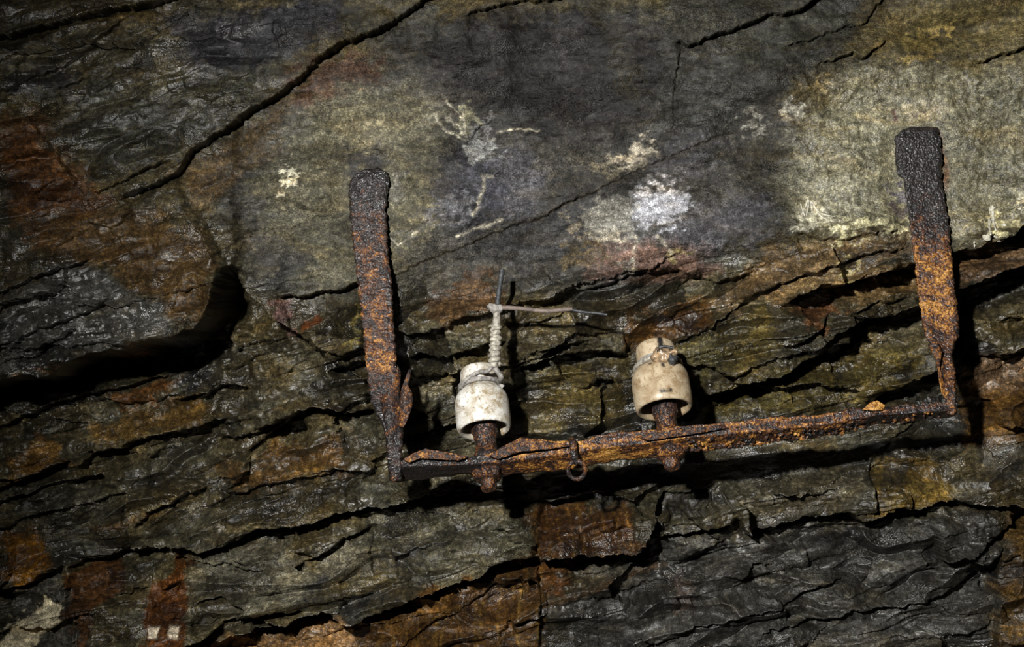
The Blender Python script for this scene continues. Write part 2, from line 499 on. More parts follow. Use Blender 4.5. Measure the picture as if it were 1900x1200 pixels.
# --- the ledges one can see, traced left to right (upper side proud)
NOSE = [(0, 714), (75, 697), (90, 705), (135, 688), (180, 664), (205, 662), (280, 641), (340, 633), (378, 616), (398, 592), (408, 566), (413, 540), (421, 509), (437, 499), (458, 498)]
ledge(NOSE, 90, 170, 150, taper=60, up=0.35, soft=9)
LEDGES = [
 ([(0, 69), (130, 42), (250, 16), (310, 0)], 20, 50, 60),
 ([(0, 172), (77, 136), (168, 84), (256, 30)], 6, 40, 40), ([(88, 168), (182, 135)], 6, 30, 30),
 ([(215, 376), (325, 328), (343, 299), (398, 253), (465, 206), (505, 184), (548, 150), (600, 103), (642, 79), (665, 72), (700, 60), (740, 36), (787, 2)], 15, 70, 55),
 ([(165, 362), (215, 345), (270, 318), (325, 296)], 7, 40, 30),
 ([(500, 545), (560, 552), (605, 541), (668, 526), (700, 518)], 12, 90, 50), ([(690, 520), (735, 507), (813, 474), (883, 447), (1000, 403), (1090, 360)], 2.6, 120, 60),
 ([(1000, 403), (1120, 345), (1230, 298), (1300, 265), (1380, 240)], 1.8, 60, 40),
 ([(1040, 545), (1110, 530), (1176, 510), (1203, 502), (1267, 504), (1287, 512), (1328, 524), (1372, 512), (1410, 500)], 8, 90, 50),
 ([(1245, 642), (1321, 605), (1348, 586), (1405, 543), (1473, 519), (1507, 503), (1545, 493), (1594, 470), (1692, 459)], 10, 70, 40),
 ([(1440, 582), (1478, 549), (1510, 535), (1580, 527), (1636, 507), (1700, 484), (1770, 470), (1825, 456), (1850, 448), (1866, 440), (1900, 408)], 44, 60, 80, 80),
 ([(1700, 560), (1783, 533), (1840, 513), (1900, 492)], 52, 60, 90, 60),
 ([(1440, 650), (1485, 632), (1520, 608), (1556, 570)], 11, 40, 30),
 ([(1559, 590), (1615, 566), (1702, 548)], 9, 30, 30), ([(1570, 612), (1632, 590), (1704, 572), (1730, 565)], 24, 40, 50),
 ([(1295, 735), (1334, 732), (1400, 713), (1440, 702), (1492, 675), (1538, 650), (1580, 632), (1605, 602), (1640, 582)], 34, 60, 70),
 ([(1790, 668), (1830, 661), (1900, 655)], 14, 40, 50), ([(1620, 752), (1685, 711), (1738, 688), (1790, 678)], 24, 50, 60),
 ([(952, 684), (995, 678), (1030, 663), (1071, 654), (1125, 655), (1176, 660)], 27, 45, 60, 25),
 ([(947, 622), (973, 604), (1001, 595), (1032, 584), (1090, 570)], 7, 40, 30), ([(952, 679), (988, 652), (1017, 645), (1049, 637), (1090, 630)], 5, 20, 20),
 ([(755, 664), (779, 656), (827, 665), (875, 651), (908, 637), (940, 630)], 20, 45, 50, 20), ([(760, 699), (790, 702), (861, 693), (900, 690)], 16, 40, 40, 20),
 ([(1060, 727), (1080, 722), (1120, 708), (1160, 700)], 10, 30, 30),
 ([(600, 690), (631, 676), (690, 666)], 20, 40, 40, 20),
 ([(0, 784), (74, 751), (148, 735), (216, 718), (300, 694)], 14, 30, 40), ([(300, 752), (357, 734), (401, 719), (452, 724)], 16, 40, 40, 20),
 ([(465, 800), (522, 777), (566, 761), (590, 761), (650, 768), (700, 762)], 28, 60, 60, 25), ([(560, 650), (640, 655), (700, 640)], 9, 40, 40),
 ([(114, 875), (162, 847), (222, 829), (276, 812), (323, 801), (366, 793), (420, 775)], 20, 60, 50, 20), ([(0, 904), (61, 879), (113, 861)], 18, 40, 40, 20),
 ([(0, 931), (84, 904), (145, 888), (172, 889)], 17, 40, 50, 20), ([(388, 820), (438, 812), (495, 798)], 13, 30, 30, 20),
 ([(232, 988), (280, 952), (327, 925), (377, 910)], 13, 40, 40, 20), ([(388, 918), (435, 920), (489, 904), (560, 890), (640, 874)], 9, 40, 40),
 ([(286, 1029), (317, 1020), (361, 1031), (421, 1011), (478, 986), (505, 985), (580, 968), (640, 952), (687, 945), (761, 931), (809, 928), (860, 915)], 23, 60, 50),
 ([(98, 1066), (168, 1047), (202, 1039), (270, 1030), (300, 1024)], 14, 50, 50, 20), ([(0, 1097), (30, 1093), (84, 1064), (104, 1060)], 18, 50, 50, 20),
 ([(510, 990), (520, 1010), (533, 1050), (546, 1054), (590, 1033), (640, 1003), (691, 977)], 15, 50, 40, 20), ([(286, 1106), (325, 1082)], 9, 30, 30),
 ([(180, 1115), (270, 1100)], 8, 30, 30), ([(345, 1130), (405, 1115), (470, 1150), (482, 1143), (522, 1132), (570, 1144)], 12, 40, 40),
 ([(370, 1200), (472, 1177), (539, 1157), (600, 1140), (633, 1163), (654, 1164), (704, 1144), (772, 1113), (829, 1093), (886, 1080), (913, 1056), (944, 1046), (984, 1040), (1058, 1036), (1119, 1032), (1180, 1034), (1200, 1016), (1213, 975), (1226, 931), (1260, 905)], 34, 80, 70, 40),
 ([(1000, 930), (1025, 935), (1068, 935), (1105, 914), (1146, 904), (1205, 889)], 38, 45, 60, 20), ([(1206, 1002), (1260, 996), (1309, 987), (1372, 976)], 15, 50, 50, 20),
 ([(1365, 960), (1389, 991), (1434, 987), (1483, 973), (1511, 963), (1587, 952), (1608, 970), (1625, 967), (1653, 954), (1691, 951), (1771, 929), (1809, 937), (1900, 940)], 26, 70, 50, 30),
 ([(1240, 1064), (1310, 1030), (1379, 994)], 4, 30, 30), ([(1240, 1189), (1320, 1164), (1386, 1147), (1448, 1133), (1535, 1095), (1590, 1078)], 8, 60, 50),
 ([(1413, 1180), (1552, 1154), (1639, 1133), (1674, 1136), (1743, 1119), (1795, 1091), (1858, 1036), (1875, 1010)], 9, 60, 50),
 ([(1480, 990), (1600, 982), (1690, 962), (1771, 942)], 5, 25, 25), ([(1240, 918), (1275, 921), (1345, 902)], 15, 40, 40, 20),
 ([(1240, 81), (1261, 75), (1278, 84), (1334, 64), (1407, 38), (1483, 19), (1512, 0)], 12, 50, 50),
 ([(1440, 95), (1545, 57), (1600, 42), (1640, 0)], 5, 40, 40), ([(1510, 118), (1552, 111), (1580, 98), (1597, 109), (1625, 87), (1655, 70)], 8, 40, 30),
 ([(1795, 113), (1830, 113), (1851, 101), (1900, 87)], 10, 50, 40), ([(849, 30), (937, 7), (990, 0)], 9, 40, 40),
 ([(870, 248), (885, 240), (897, 230), (918, 224)], 4, 20, 15),
 ([(1454, 441), (1475, 436), (1520, 446), (1565, 444), (1600, 436), (1690, 428)], 5, 35, 20),
 ([(0, 560), (60, 532), (110, 510), (150, 498), (190, 478)], 11, 50, 40), ([(0, 655), (60, 625), (130, 600), (190, 575), (240, 545)], 7, 50, 40), ([(0, 650), (130, 640), (250, 638), (345, 630)], 8, 30, 25),
 ([(520, 555), (535, 600), (548, 640)], -7, 30, 20),
]
for a in LEDGES: ledge(*a)
# faces turned away along joints running down the face
for pts, st in (([(262, 1040), (268, 1110), (272, 1200)], 10), ([(345, 1200), (338, 1090), (318, 1030)], -8), ([(105, 1070), (118, 1130), (125, 1200)], -9),
                ([(986, 1036), (984, 990), (988, 945)], -7), ([(1000, 1200), (1002, 1120), (996, 1045)], 7), ([(1180, 1030), (1178, 985), (1165, 945)], -6),
                ([(1625, 965), (1622, 900), (1632, 850)], 9), ([(1771, 928), (1755, 890), (1735, 850)], -9), ([(1365, 960), (1350, 925), (1345, 900)], -7),
                ([(1855, 1200), (1858, 1080), (1885, 960)], -14), ([(1160, 660), (1163, 640), (1160, 620)], 6), ([(1345, 680), (1342, 640), (1335, 610)], -4),
                ([(410, 490), (380, 440), (350, 400)], -8), ([(150, 345), (90, 260), (40, 210)], 7), ([(690, 1075), (685, 1020), (690, 980)], 5)):
    ledge(pts, st, 40, 40, 25)
groove([(885, 240), (873, 258)], 3, 2); groove([(1240, 1020), (1290, 1000)], 2, 2)
# dark hollow, upper right
H -= 0.022 * np.exp(-(((X - 1800 + 1.4 * (Y - 45)) / 130) ** 2 + ((Y - 45) / 34) ** 2))
# rough plaster patch round the right foot is lumpy
plaster = sstep(1440, 1500, X + 10 * fbm2(X / 40, Y / 40, 2, 9)) * sstep(90, 150, Y) * sstep(470, 430, Y)
H += plaster * (0.0022 * fbm2(WX / 14, WY / 20, 3, 81) + 0.003 * fbm2(WX / 40, WY / 60, 2, 82))

# the bracket feet are let into the rock
for fx, fy in ((686, 335), (1703, 285)):
    g = np.exp(-(((X - fx) / 90) ** 2 + ((Y - fy) / 110) ** 2) ** 2)
    H = H * (1 - g) + g * (0.002 + 0.15 * (H - 0.002))

# a long recess runs behind and below the crossbar
pth = [(830, 905), (1020, 890), (1240, 868), (1500, 838), (1780, 800)]
w = window(pth, 140)
d, _, al, L = poly_dist(pth, WX[w], WY[w])
g = sstep(95, 42, d) * (0.35 + 0.65 * sstep(0, 60, al)) * (1 - 0.7 * sstep(L - 240, L, al))
H[w] = H[w] * (1 - g) + g * (-0.068 + 0.4 * (H[w] + 0.03))
# and the straps stand clear of the ledges behind them
for path in (((686, 330, 0.000), (690, 463, 0.020), (701, 600, 0.047), (712, 700, 0.066), (730, 790, 0.08), (735, 890, 0.08)), ((1703, 290, 0.001), (1722, 392, 0.014), (1731, 480, 0.030), (1740, 590, 0.055), (1752, 664, 0.07), (1766, 760, 0.08)), ((735, 870, 0.08), (1240, 815, 0.08), (1766, 765, 0.08))):
    pth = [(a, b) for a, b, c in path]
    w = window(pth, 130)
    d, _, al, L = poly_dist(pth, X[w], Y[w])
    cum = np.concatenate([[0], np.cumsum(np.hypot(np.diff([p[0] for p in path]), np.diff([p[1] for p in path])))])
    cap = np.interp(al, cum, [p[2] for p in path]) - 0.007
    g = sstep(85, 45, d)
    H[w] = np.where(H[w] > cap, H[w] * (1 - g) + g * (cap + 0.1 * (H[w] - cap)), H[w])

# --- colour of the stone itself: patches of mineral, rust and lime, plus a painted crevice
def lin(r, g, b): return tuple(((c / 255) / 12.92 if c < 10.3 else ((c / 255 + 0.055) / 1.055) ** 2.4) for c in (r, g, b))
base = np.array(lin(88, 81, 60))
T = np.ones(X.shape + (3,)) * base
cellv = 0.72 + 0.55 * id2 * 0.5 + 0.55 * (id1 - 0.5) * broken
T *= cellv[..., None]
hue = fbm2(X / 130, Y / 70, 3, 91)[..., None]
T = T * (1 + np.clip(hue, -1, 1) * np.array((0.26, 0.10, -0.22)))
W = np.clip(0.45 + 0.9 * fbm2(X / 90, Y / 45, 3, 95) + 0.25 * sstep(480, 620, Y) - 0.35 * slab, 0, 1)
PX = X + 30 * fbm2(X / 60, Y / 45, 4, 101); PY = Y + 24 * fbm2(X / 60, Y / 45, 4, 111)
FINE = fbm2(X / 22, Y / 15, 4, 121, 0.65)

def inside(pts, x, y):
    r = np.zeros(x.shape, bool)
    for (x0, y0), (x1, y1) in zip(pts, pts[1:] + pts[:1]):
        c = (y0 > y) != (y1 > y)
        r ^= c & (x < (x1 - x0) * (y - y0) / ((y1 - y0) if y1 != y0 else 1e-9) + x0)
    return r

def patch(pts, col, a=0.9, soft=18, rag=20, wet=None, warp=1.0):
    w = window(pts, soft * 2 + rag + 40)
    if T[w].size == 0: return
    x = X[w] + warp * (PX[w] - X[w]); y = Y[w] + warp * (PY[w] - Y[w])
    d, _, _, _ = poly_dist(pts + pts[:1], x, y)
    sd = np.where(inside(pts, x, y), d, -d) + rag * FINE[w]
    m = a * sstep(-soft, soft, sd)
    T[w] = T[w] * (1 - m[..., None]) + np.array(lin(*col)) * (0.78 + 0.44 * id2[w][..., None] * broken[w][..., None] + 0.22 * (1 - broken[w][..., None])) * m[..., None]
    if wet is not None:
        W[w] = W[w] * (1 - m) + wet * m

def blob(x, y, rx, ry, col, a=0.9, soft=14, rag=22, wet=None, ang=0.0):
    n = 14; pts = []
    for i in range(n):
        t = 2 * math.pi * i / n
        ux, uy = rx * math.cos(t), ry * math.sin(t)
        pts.append((x + ux * math.cos(ang) - uy * math.sin(ang), y + ux * math.sin(ang) + uy * math.cos(ang)))
    patch(pts, col, a, soft, rag, wet)

def stroke(pts, wid, col, a=0.9):
    w = window(pts, wid * 3 + 20)
    d, _, al, L = poly_dist(pts, X[w] + 5 * FINE[w], Y[w] + 5 * fbm2(X[w] / 20, Y[w] / 20, 3, 131))
    m = a * np.exp(-(d / wid) ** 2) * np.clip(0.75 + FINE[w], 0, 1)
    T[w] = T[w] * (1 - m[..., None]) + np.array(lin(*col)) * m[..., None]

PATCHES = [
 # large grounds
 ([(380, 330), (520, 200), (700, 110), (1000, 30), (1300, 60), (1480, 200), (1460, 400), (1300, 500), (1060, 545), (760, 520), (600, 545), (520, 560)], (76, 74, 70), .85, 40, 30, .12),
 ([(470, 380), (470, 290), (560, 205), (650, 160), (790, 175), (835, 300), (800, 420), (740, 505), (650, 535), (560, 548), (535, 470)], (112, 108, 88), .8, 40, 40, .12),
 ([(740, 90), (860, 20), (1180, 10), (1260, 120), (1180, 260), (1000, 250), (840, 180)], (38, 36, 36), .92, 40, 30, .1),
 ([(1440, 340), (1465, 260), (1530, 180), (1600, 120), (1760, 110), (1960, 80), (1960, 400), (1862, 440), (1770, 455), (1670, 430), (1470, 432)], (130, 126, 104), .92, 40, 34, .6),
 ([(1560, 100), (1700, 0), (1960, -60), (1960, 100), (1800, 120)], (120, 108, 72), .7, 30, 30, .4),
 ([(1230, -60), (1600, -60), (1590, 60), (1540, 115), (1450, 185), (1380, 240), (1290, 265), (1220, 200)], (56, 56, 50), .85, 22, 26, .3),
 ([(300, 30), (640, -10), (640, 60), (520, 120), (380, 140), (330, 90)], (46, 46, 52), .9, 26, 30, .15),
 ([(0, 230), (60, 215), (150, 330), (200, 370), (150, 480), (60, 440), (0, 330)], (104, 68, 38), .9, 26, 30, .2),
 ([(40, 400), (180, 390), (330, 400), (410, 490), (410, 560), (380, 610), (340, 590), (240, 510), (140, 480)], (98, 76, 46), .9, 20, 20, .3),
 ([(140, 130), (190, 150), (230, 190), (300, 150), (400, 140), (520, 130), (480, 190), (380, 250), (300, 300), (200, 340), (150, 260)], (62, 62, 50), .8, 20, 20, .4),
 ([(520, 150), (600, 110), (700, 100), (700, 140), (620, 170), (560, 200)], (84, 60, 48), .75, 20, 36, .1),
 ([(340, 320), (420, 250), (520, 190), (500, 280), (430, 330), (400, 390), (350, 380)], (106, 86, 56), .7, 22, 30, .15),
 ([(0, 570), (140, 480), (240, 530), (350, 590), (340, 630), (180, 660), (0, 700)], (84, 84, 80), .85, 16, 20, .95),
 # rust, orange, pink
 ([(795, 595), (812, 545), (850, 505), (900, 500), (925, 545), (915, 590), (850, 600)], (98, 72, 46), .8, 10, 26, .2),
 ([(1165, 640), (1175, 600), (1240, 575), (1330, 560), (1325, 600), (1260, 640), (1200, 650)], (120, 82, 40), .8, 14, 26, .7),
 ([(1085, 480), (1130, 450), (1290, 455), (1330, 500), (1280, 515), (1190, 510), (1090, 515)], (148, 118, 104), .8, 18, 26, .15),
 ([(1420, 520), (1550, 490), (1700, 490), (1710, 540), (1600, 570), (1540, 540), (1430, 560)], (136, 112, 76), .85, 14, 24, .6),
 ([(1330, 560), (1420, 470), (1560, 440), (1690, 435), (1690, 465), (1580, 480), (1480, 520), (1380, 570)], (132, 108, 76), .8, 16, 18, .6),
 ([(1478, 560), (1555, 545), (1560, 580), (1530, 610), (1495, 610)], (112, 78, 52), .9, 6, 8, .2),
 ([(1770, 480), (1900, 440), (1960, 430), (1960, 500), (1840, 515), (1775, 530)], (150, 120, 88), .9, 10, 12, .5),
 ([(1790, 670), (1960, 655), (1960, 740), (1860, 730), (1800, 700)], (160, 130, 100), .8, 16, 16, .5),
 ([(1800, 740), (1900, 720), (1960, 720), (1960, 830), (1820, 830)], (136, 100, 52), .8, 20, 26, .4),
 ([(1350, 720), (1520, 670), (1700, 640), (1760, 700), (1620, 750), (1440, 770), (1340, 770)], (112, 100, 56), .85, 18, 22, .35),
 ([(985, 1032), (985, 950), (1060, 945), (1165, 950), (1182, 1030)], (96, 66, 32), .92, 8, 12, .5),
 ([(680, 1160), (800, 1105), (890, 1082), (945, 1050), (990, 1045), (1003, 1120), (1005, 1270), (620, 1270)], (104, 74, 38), .92, 8, 12, .4),
 ([(990, 1045), (1060, 1040), (1030, 1110), (1005, 1110)], (120, 78, 40), .8, 14, 18, .4),
 ([(265, 1100), (300, 1070), (320, 1030), (340, 1090), (352, 1200), (340, 1270), (265, 1270)], (100, 60, 28), .92, 6, 6, .3),
 ([(105, 1068), (190, 1050), (200, 1095), (180, 1120), (150, 1200), (145, 1270), (125, 1270)], (88, 58, 32), .92, 6, 6, .3),
 ([(0, 990), (50, 1005), (80, 1060), (30, 1093), (0, 1095)], (140, 96, 36), .9, 10, 12, .5),
 ([(0, 860), (50, 810), (80, 830), (100, 860), (60, 880), (0, 900)], (140, 106, 58), .85, 10, 12, .5),
 ([(130, 800), (260, 760), (360, 740), (365, 795), (250, 815), (170, 830)], (118, 90, 46), .8, 14, 18, .5),
 ([(180, 750), (300, 700), (300, 730), (200, 770)], (112, 70, 30), .7, 10, 14, .4),
 ([(400, 880), (480, 850), (640, 800), (640, 870), (500, 905), (420, 915)], (118, 84, 38), .7, 18, 24, .6),
 ([(370, 1200), (470, 1180), (600, 1150), (660, 1170), (660, 1270), (360, 1270)], (178, 140, 96), .9, 8, 10, .4),
 ([(1855, 1270), (1860, 1080), (1885, 950), (1960, 940), (1960, 1270)], (104, 80, 44), .9, 12, 12, .3),
 ([(1625, 960), (1632, 860), (1740, 850), (1770, 925), (1690, 950)], (132, 110, 58), .85, 12, 14, .6),
 ([(1245, 1080), (1270, 1075), (1290, 1120), (1270, 1140), (1250, 1130)], (120, 70, 34), .85, 8, 10, .3),
 ([(60, 700), (120, 680), (0, 715)], (150, 104, 56), .8, 6, 8, .6), ([(205, 662), (250, 640), (280, 642), (225, 665)], (140, 100, 60), .8, 5, 6, .6),
 ([(505, 565), (530, 560), (548, 615), (525, 620)], (136, 104, 96), .9, 5, 5, .3), ([(560, 590), (590, 575), (592, 600), (570, 612)], (140, 78, 36), .85, 5, 6, .3),
 # grey and olive ground of the ledges
 ([(1250, 1000), (1370, 990), (1600, 985), (1830, 950), (1870, 980), (1850, 1200), (1400, 1270), (1100, 1270), (1020, 1120)], (76, 76, 73), .8, 24, 24, .45),
 ([(690, 950), (830, 925), (985, 950), (985, 1035), (880, 1080), (690, 1050)], (96, 92, 74), .75, 20, 24, .45),
 ([(350, 1030), (505, 985), (545, 1055), (640, 1010), (690, 990), (690, 1060), (560, 1110), (440, 1140), (350, 1120)], (110, 106, 90), .8, 14, 18, .4),
 ([(0, 1100), (100, 1070), (125, 1180), (130, 1270), (0, 1270)], (92, 90, 82), .85, 8, 8, .3),
 ([(0, 920), (150, 890), (170, 900), (200, 1030), (90, 1050), (40, 990), (0, 980)], (86, 84, 70), .75, 12, 14, .4),
 ([(1370, 880), (1600, 850), (1620, 940), (1400, 985)], (88, 84, 70), .7, 14, 18, .7),
 ([(1220, 650), (1330, 610), (1345, 690), (1300, 720), (1270, 700)], (120, 112, 74), .8, 8, 10, .6),
 ([(1340, 600), (1420, 570), (1440, 640), (1400, 690), (1345, 690)], (104, 92, 52), .8, 8, 10, .5),
 ([(1000, 690), (1160, 665), (1170, 760), (1080, 800), (1000, 800)], (102, 88, 48), .75, 16, 20, .5),
]
for p in PATCHES: patch(*p)
# darker blue-grey and brown patches
for b in ((868, 350, 62, 78, (54, 54, 60)), (868, 255, 16, 18, (72, 72, 72)), (1412, 290, 40, 45, (66, 62, 50)), (660, 330, 12, 60, (58, 58, 62)), (690, 300, 26, 22, (52, 52, 58)),
          (770, 50, 60, 34, (60, 60, 54)), (1050, 60, 70, 40, (58, 56, 56)), (985, 100, 26, 40, (52, 50, 48)), (1160, 120, 24, 90, (58, 54, 42)),
          (1030, 390, 90, 22, (74, 74, 74)), (1120, 690, 30, 18, (40, 38, 36)), (1075, 790, 26, 22, (36, 34, 32)), (1585, 690, 24, 18, (44, 42, 34)), (1680, 690, 22, 16, (40, 38, 30)), (1670, 890, 26, 18, (48, 44, 36)),
          (586, 1085, 14, 14, (40, 40, 48)), (740, 1040, 34, 18, (56, 54, 54)), (330, 712, 22, 16, (40, 40, 46)), (1420, 80, 90, 30, (66, 66, 58)), (1500, 60, 110, 20, (60, 60, 50)), (1300, 110, 40, 60, (60, 58, 50)), (1760, 60, 70, 24, (62, 58, 40)), (540, 490, 40, 26, (66, 66, 64)), (660, 1130, 60, 16, (60, 60, 58)),
          (1340, 180, 60, 50, (74, 74, 70)), (80, 150, 60, 20, (60, 60, 62)), (1870, 870, 40, 26, (78, 74, 66))):
    blob(*b, a=.8, rag=26, ang=-0.3)
# purple and blue-grey bloom
for b in ((1260, 300, 70, 40, (104, 104, 112)), (1330, 420, 110, 45, (128, 126, 134)), (1010, 440, 110, 40, (92, 94, 100)), (950, 340, 60, 70, (98, 98, 108)), (1130, 420, 60, 50, (120, 120, 126)), (1540, 350, 80, 50, (160, 156, 134))):
    blob(*b, a=.42, soft=26, rag=46, ang=-0.25)
# lime and pale crusts
for b in ((1222, 382, 48, 36, (196, 196, 200)), (1130, 410, 42, 40, (168, 164, 150)), (1180, 285, 44, 14, (176, 168, 150)), (1130, 315, 34, 10, (160, 150, 126)), (880, 280, 20, 12, (160, 158, 150)), (893, 240, 22, 16, (150, 148, 146)), (865, 225, 18, 26, (150, 146, 120)),
          (1070, 410, 26, 9, (150, 138, 116)), (1200, 352, 18, 10, (160, 158, 148)), (830, 395, 60, 24, (122, 122, 126)), (735, 350, 12, 30, (134, 130, 118)), (760, 410, 26, 34, (136, 130, 104)),
          (540, 333, 7, 22, (210, 204, 180)), (1402, 231, 13, 11, (172, 168, 156)), (1470, 205, 12, 22, (180, 176, 160)), (1535, 150, 14, 7, (168, 150, 112)), (1715, 80, 34, 24, (156, 138, 88)), (1740, 52, 30, 14, (168, 148, 92)), (1565, 505, 17, 11, (196, 182, 130)),
          (1510, 412, 40, 12, (206, 202, 178)), (1600, 425, 70, 9, (204, 196, 152)), (1665, 415, 22, 12, (214, 206, 166)), (1840, 425, 22, 16, (206, 200, 160)), (1895, 375, 14, 14, (214, 208, 180)), (1720, 205, 40, 16, (176, 170, 150)),
          (50, 1165, 52, 30, (226, 216, 180)), (1160, 505, 8, 24, (164, 160, 150)), (1070, 470, 30, 14, (112, 100, 76)), (1255, 475, 16, 8, (176, 160, 112)), (1105, 480, 20, 18, (116, 102, 78)), (1700, 330, 10, 60, (92, 84, 84)), (1668, 380, 12, 34, (84, 78, 84)), (660, 610, 6, 40, (164, 150, 90)), (250, 225, 26, 8, (110, 110, 108))):
    blob(*b, a=.85, soft=6, rag=40, ang=-0.35 if b[3] < b[2] else 0.1)
for b in ((1215, 380, 58, 40, (196, 196, 202)), (1130, 407, 50, 44, (166, 162, 150)), (1182, 287, 52, 15, (190, 180, 160)), (885, 275, 24, 17, (168, 168, 164)), (1590, 424, 80, 8, (214, 206, 166)), (1505, 408, 34, 14, (200, 196, 172)), (50, 1165, 50, 28, (236, 224, 186))):
    blob(*b, a=.8, soft=12, rag=28, ang=-0.3 if b[0] != 1590 else 0.0)
patch([(-40, 1225), (0, 1182), (30, 1150), (62, 1130), (98, 1130), (106, 1160), (70, 1188), (30, 1220)], (232, 220, 186), .95, 5, 9, .3, .3)
patch([(1549, 508), (1556, 498), (1578, 496), (1584, 503), (1570, 513), (1554, 516)], (204, 190, 140), .9, 3, 6, .3, .4)
for x, y in ((285, 1172), (323, 1172)):
    patch([(x - 9, y - 9), (x + 10, y - 9), (x + 9, y + 10), (x - 8, y + 9)], (214, 200, 176), .95, 3, 2, .3, .2)
for pts, wd in (([(805, 212), (820, 235), (845, 250), (862, 258)], 2.5), ([(828, 185), (845, 205), (860, 222)], 2), ([(826, 218), (850, 232), (866, 256)], 3), ([(858, 205), (862, 235), (866, 250)], 2.5),
                ([(895, 325), (915, 326)], 3), ([(898, 330), (897, 350), (885, 385), (878, 400)], 3), ([(920, 245), (960, 237), (1000, 242)], 2), ([(1176, 505), (1174, 470), (1180, 440)], 3.5), ([(722, 440), (740, 455), (775, 430)], 2), ([(848, 440), (880, 425), (930, 410)], 3), ([(1220, 440), (1245, 470)], 3),
                ([(1497, 372), (1490, 395), (1480, 410)], 3), ([(1505, 374), (1515, 395), (1530, 410), (1560, 412)], 2.5), ([(1840, 420), (1836, 400)], 4)):
    stroke(pts, wd, (214, 206, 184), .85)
for pts in ([(1180, 520), (1300, 505), (1380, 512)], [(750, 500), (880, 445), (1000, 402), (1160, 330), (1320, 262)], [(620, 200), (760, 190)]):
    stroke(pts, 6, (96, 82, 54), .35)
for pts in ([(1000, 1065), (1100, 1035), (1200, 1010)], [(1010, 1130), (1140, 1090), (1240, 1060)], [(160, 990), (200, 985), (300, 950)]):
    stroke(pts, 6, (128, 92, 48), .5)
stroke([(880, 462), (1000, 418), (1120, 356), (1235, 306)], 20, (44, 43, 42), .55)  # shade of a crevice across the slab, painted into the colour
stroke([(1380, 200), (1400, 230), (1380, 260)], 14, (50, 49, 46), .5)
# rust run round the right foot and runs down the brown faces
stroke([(1660, 205), (1664, 222)], 5, (70, 36, 40), .9); stroke([(1742, 250), (1756, 320), (1750, 350)], 7, (120, 62, 22), .8)
for i in range(26):
    x0 = 690 + i * 12.5 + 5 * math.sin(i * 5.1); yl = 1185 - (x0 - 690) * 0.42 + 20
    stroke([(x0, yl), (x0 - 8 + 7 * math.sin(i), yl + 80), (x0 - 4, yl + 170)], 2.5 + 1.6 * math.sin(i * 2.3), (164, 128, 66) if i % 2 else (78, 50, 22), .6)
    x1 = 990 + i * 7.2
    stroke([(x1, 950), (x1 + 7 + 4 * math.sin(i * 3), 985), (x1 + 10, 1030)], 2.2 + 1.2 * math.sin(i * 1.7), (158, 116, 56) if i % 3 == 0 else (92, 54, 20), .55)

# overall: duller, darker stone, with a fine mottle
grey = T @ np.array((0.3, 0.55, 0.15))
T = grey[..., None] + (T - grey[..., None]) * 1.08
mott = 0.8 * fbm2(X / 30 + 1.5 * FINE, Y / 22, 4, 141, 0.7) + 0.55 * fbm2(X / 9, Y / 8, 3, 142, 0.7)
sp = fbm2(al_ / 110, strat / 48, 4, 143, 0.65)
blot = fbm2(X / 190, Y / 130, 3, 144, 0.6)
T *= np.exp(broken * (0.75 * (id1 - 0.5) + 0.55 * (id2 - 0.5)))[..., None]
bright = sstep(0.24, 0.46, grey)
T *= np.maximum(bright * 0.62, (0.34 + 0.14 * slab + 0.16 * plaster) * np.exp((1.2 - 0.35 * slab) * mott + 0.9 * sp * (1 - 0.7 * slab) + 0.8 * blot * slab * (1 - 0.6 * plaster) - 0.1) * (1 - bright * 0.3))[..., None]
W = np.clip((W - 0.05) * (1 - 0.8 * slab * (1 - 0.6 * plaster)) + 0.75 * (1 - 0.75 * slab) * fbm2(al_ / 80, strat / 30, 3, 151), 0, 1)
W = W * 1.15
W *= np.clip(0.5 + 0.65 * rg + 0.4 * plaster, 0, 1)

def build_rock():
    ny, nx = X.shape
    v = np.stack([(X - 950) * K, (600 - Y) * K, H], -1).reshape(-1, 3)
    idx = np.arange(nx * ny).reshape(ny, nx)
    f = np.stack([idx[1:, :-1], idx[1:, 1:], idx[:-1, 1:], idx[:-1, :-1]], -1).reshape(-1, 4)
    me = bpy.data.meshes.new('wall_back')
    me.vertices.add(len(v)); me.vertices.foreach_set('co', v.astype(np.float32).ravel())
    me.loops.add(f.size); me.loops.foreach_set('vertex_index', f.astype(np.int32).ravel())
    me.polygons.add(len(f)); me.polygons.foreach_set('loop_start', np.arange(0, f.size, 4, dtype=np.int32))
    me.polygons.foreach_set('use_smooth', np.ones(len(f), bool))
    me.update(calc_edges=True)
    a = me.attributes.new('rock_tone', 'FLOAT_COLOR', 'POINT')
    a.data.foreach_set('color', np.concatenate([np.clip(T, 0.003, 0.9).reshape(-1, 3), np.ones((nx * ny, 1))], 1).astype(np.float32).ravel())
    set_attr(me, 'wetness', W.ravel())
    set_attr(me, 'grain', np.clip(0.32 + 0.8 * rg + 0.25 * plaster, 0, 1).ravel())
    me.materials.append(ROCK)
    o = bpy.data.objects.new('wall_back', me)
    COL.objects.link(o)
    o.matrix_world = M
    o['kind'] = 'structure'
    o['label'] = 'wet layered slate rock face of the mine tunnel with rust and lime stains'
    o['category'] = 'rock wall'
    return o
rock = build_rock()

def rock_h(px, py):
    i = min(np.searchsorted(ay, py), len(ay) - 1); j = min(np.searchsorted(ax, px), len(ax) - 1)
    return float(H[i, j])
#==END ROCK==

# ------------------------------------------------------------------ iron bracket
BR = P(1240, 830, 0.10)
bracket = thing('wall_bracket', 'rusted iron U-shaped bracket hanging from two feet set in the rock', 'bracket', BR)

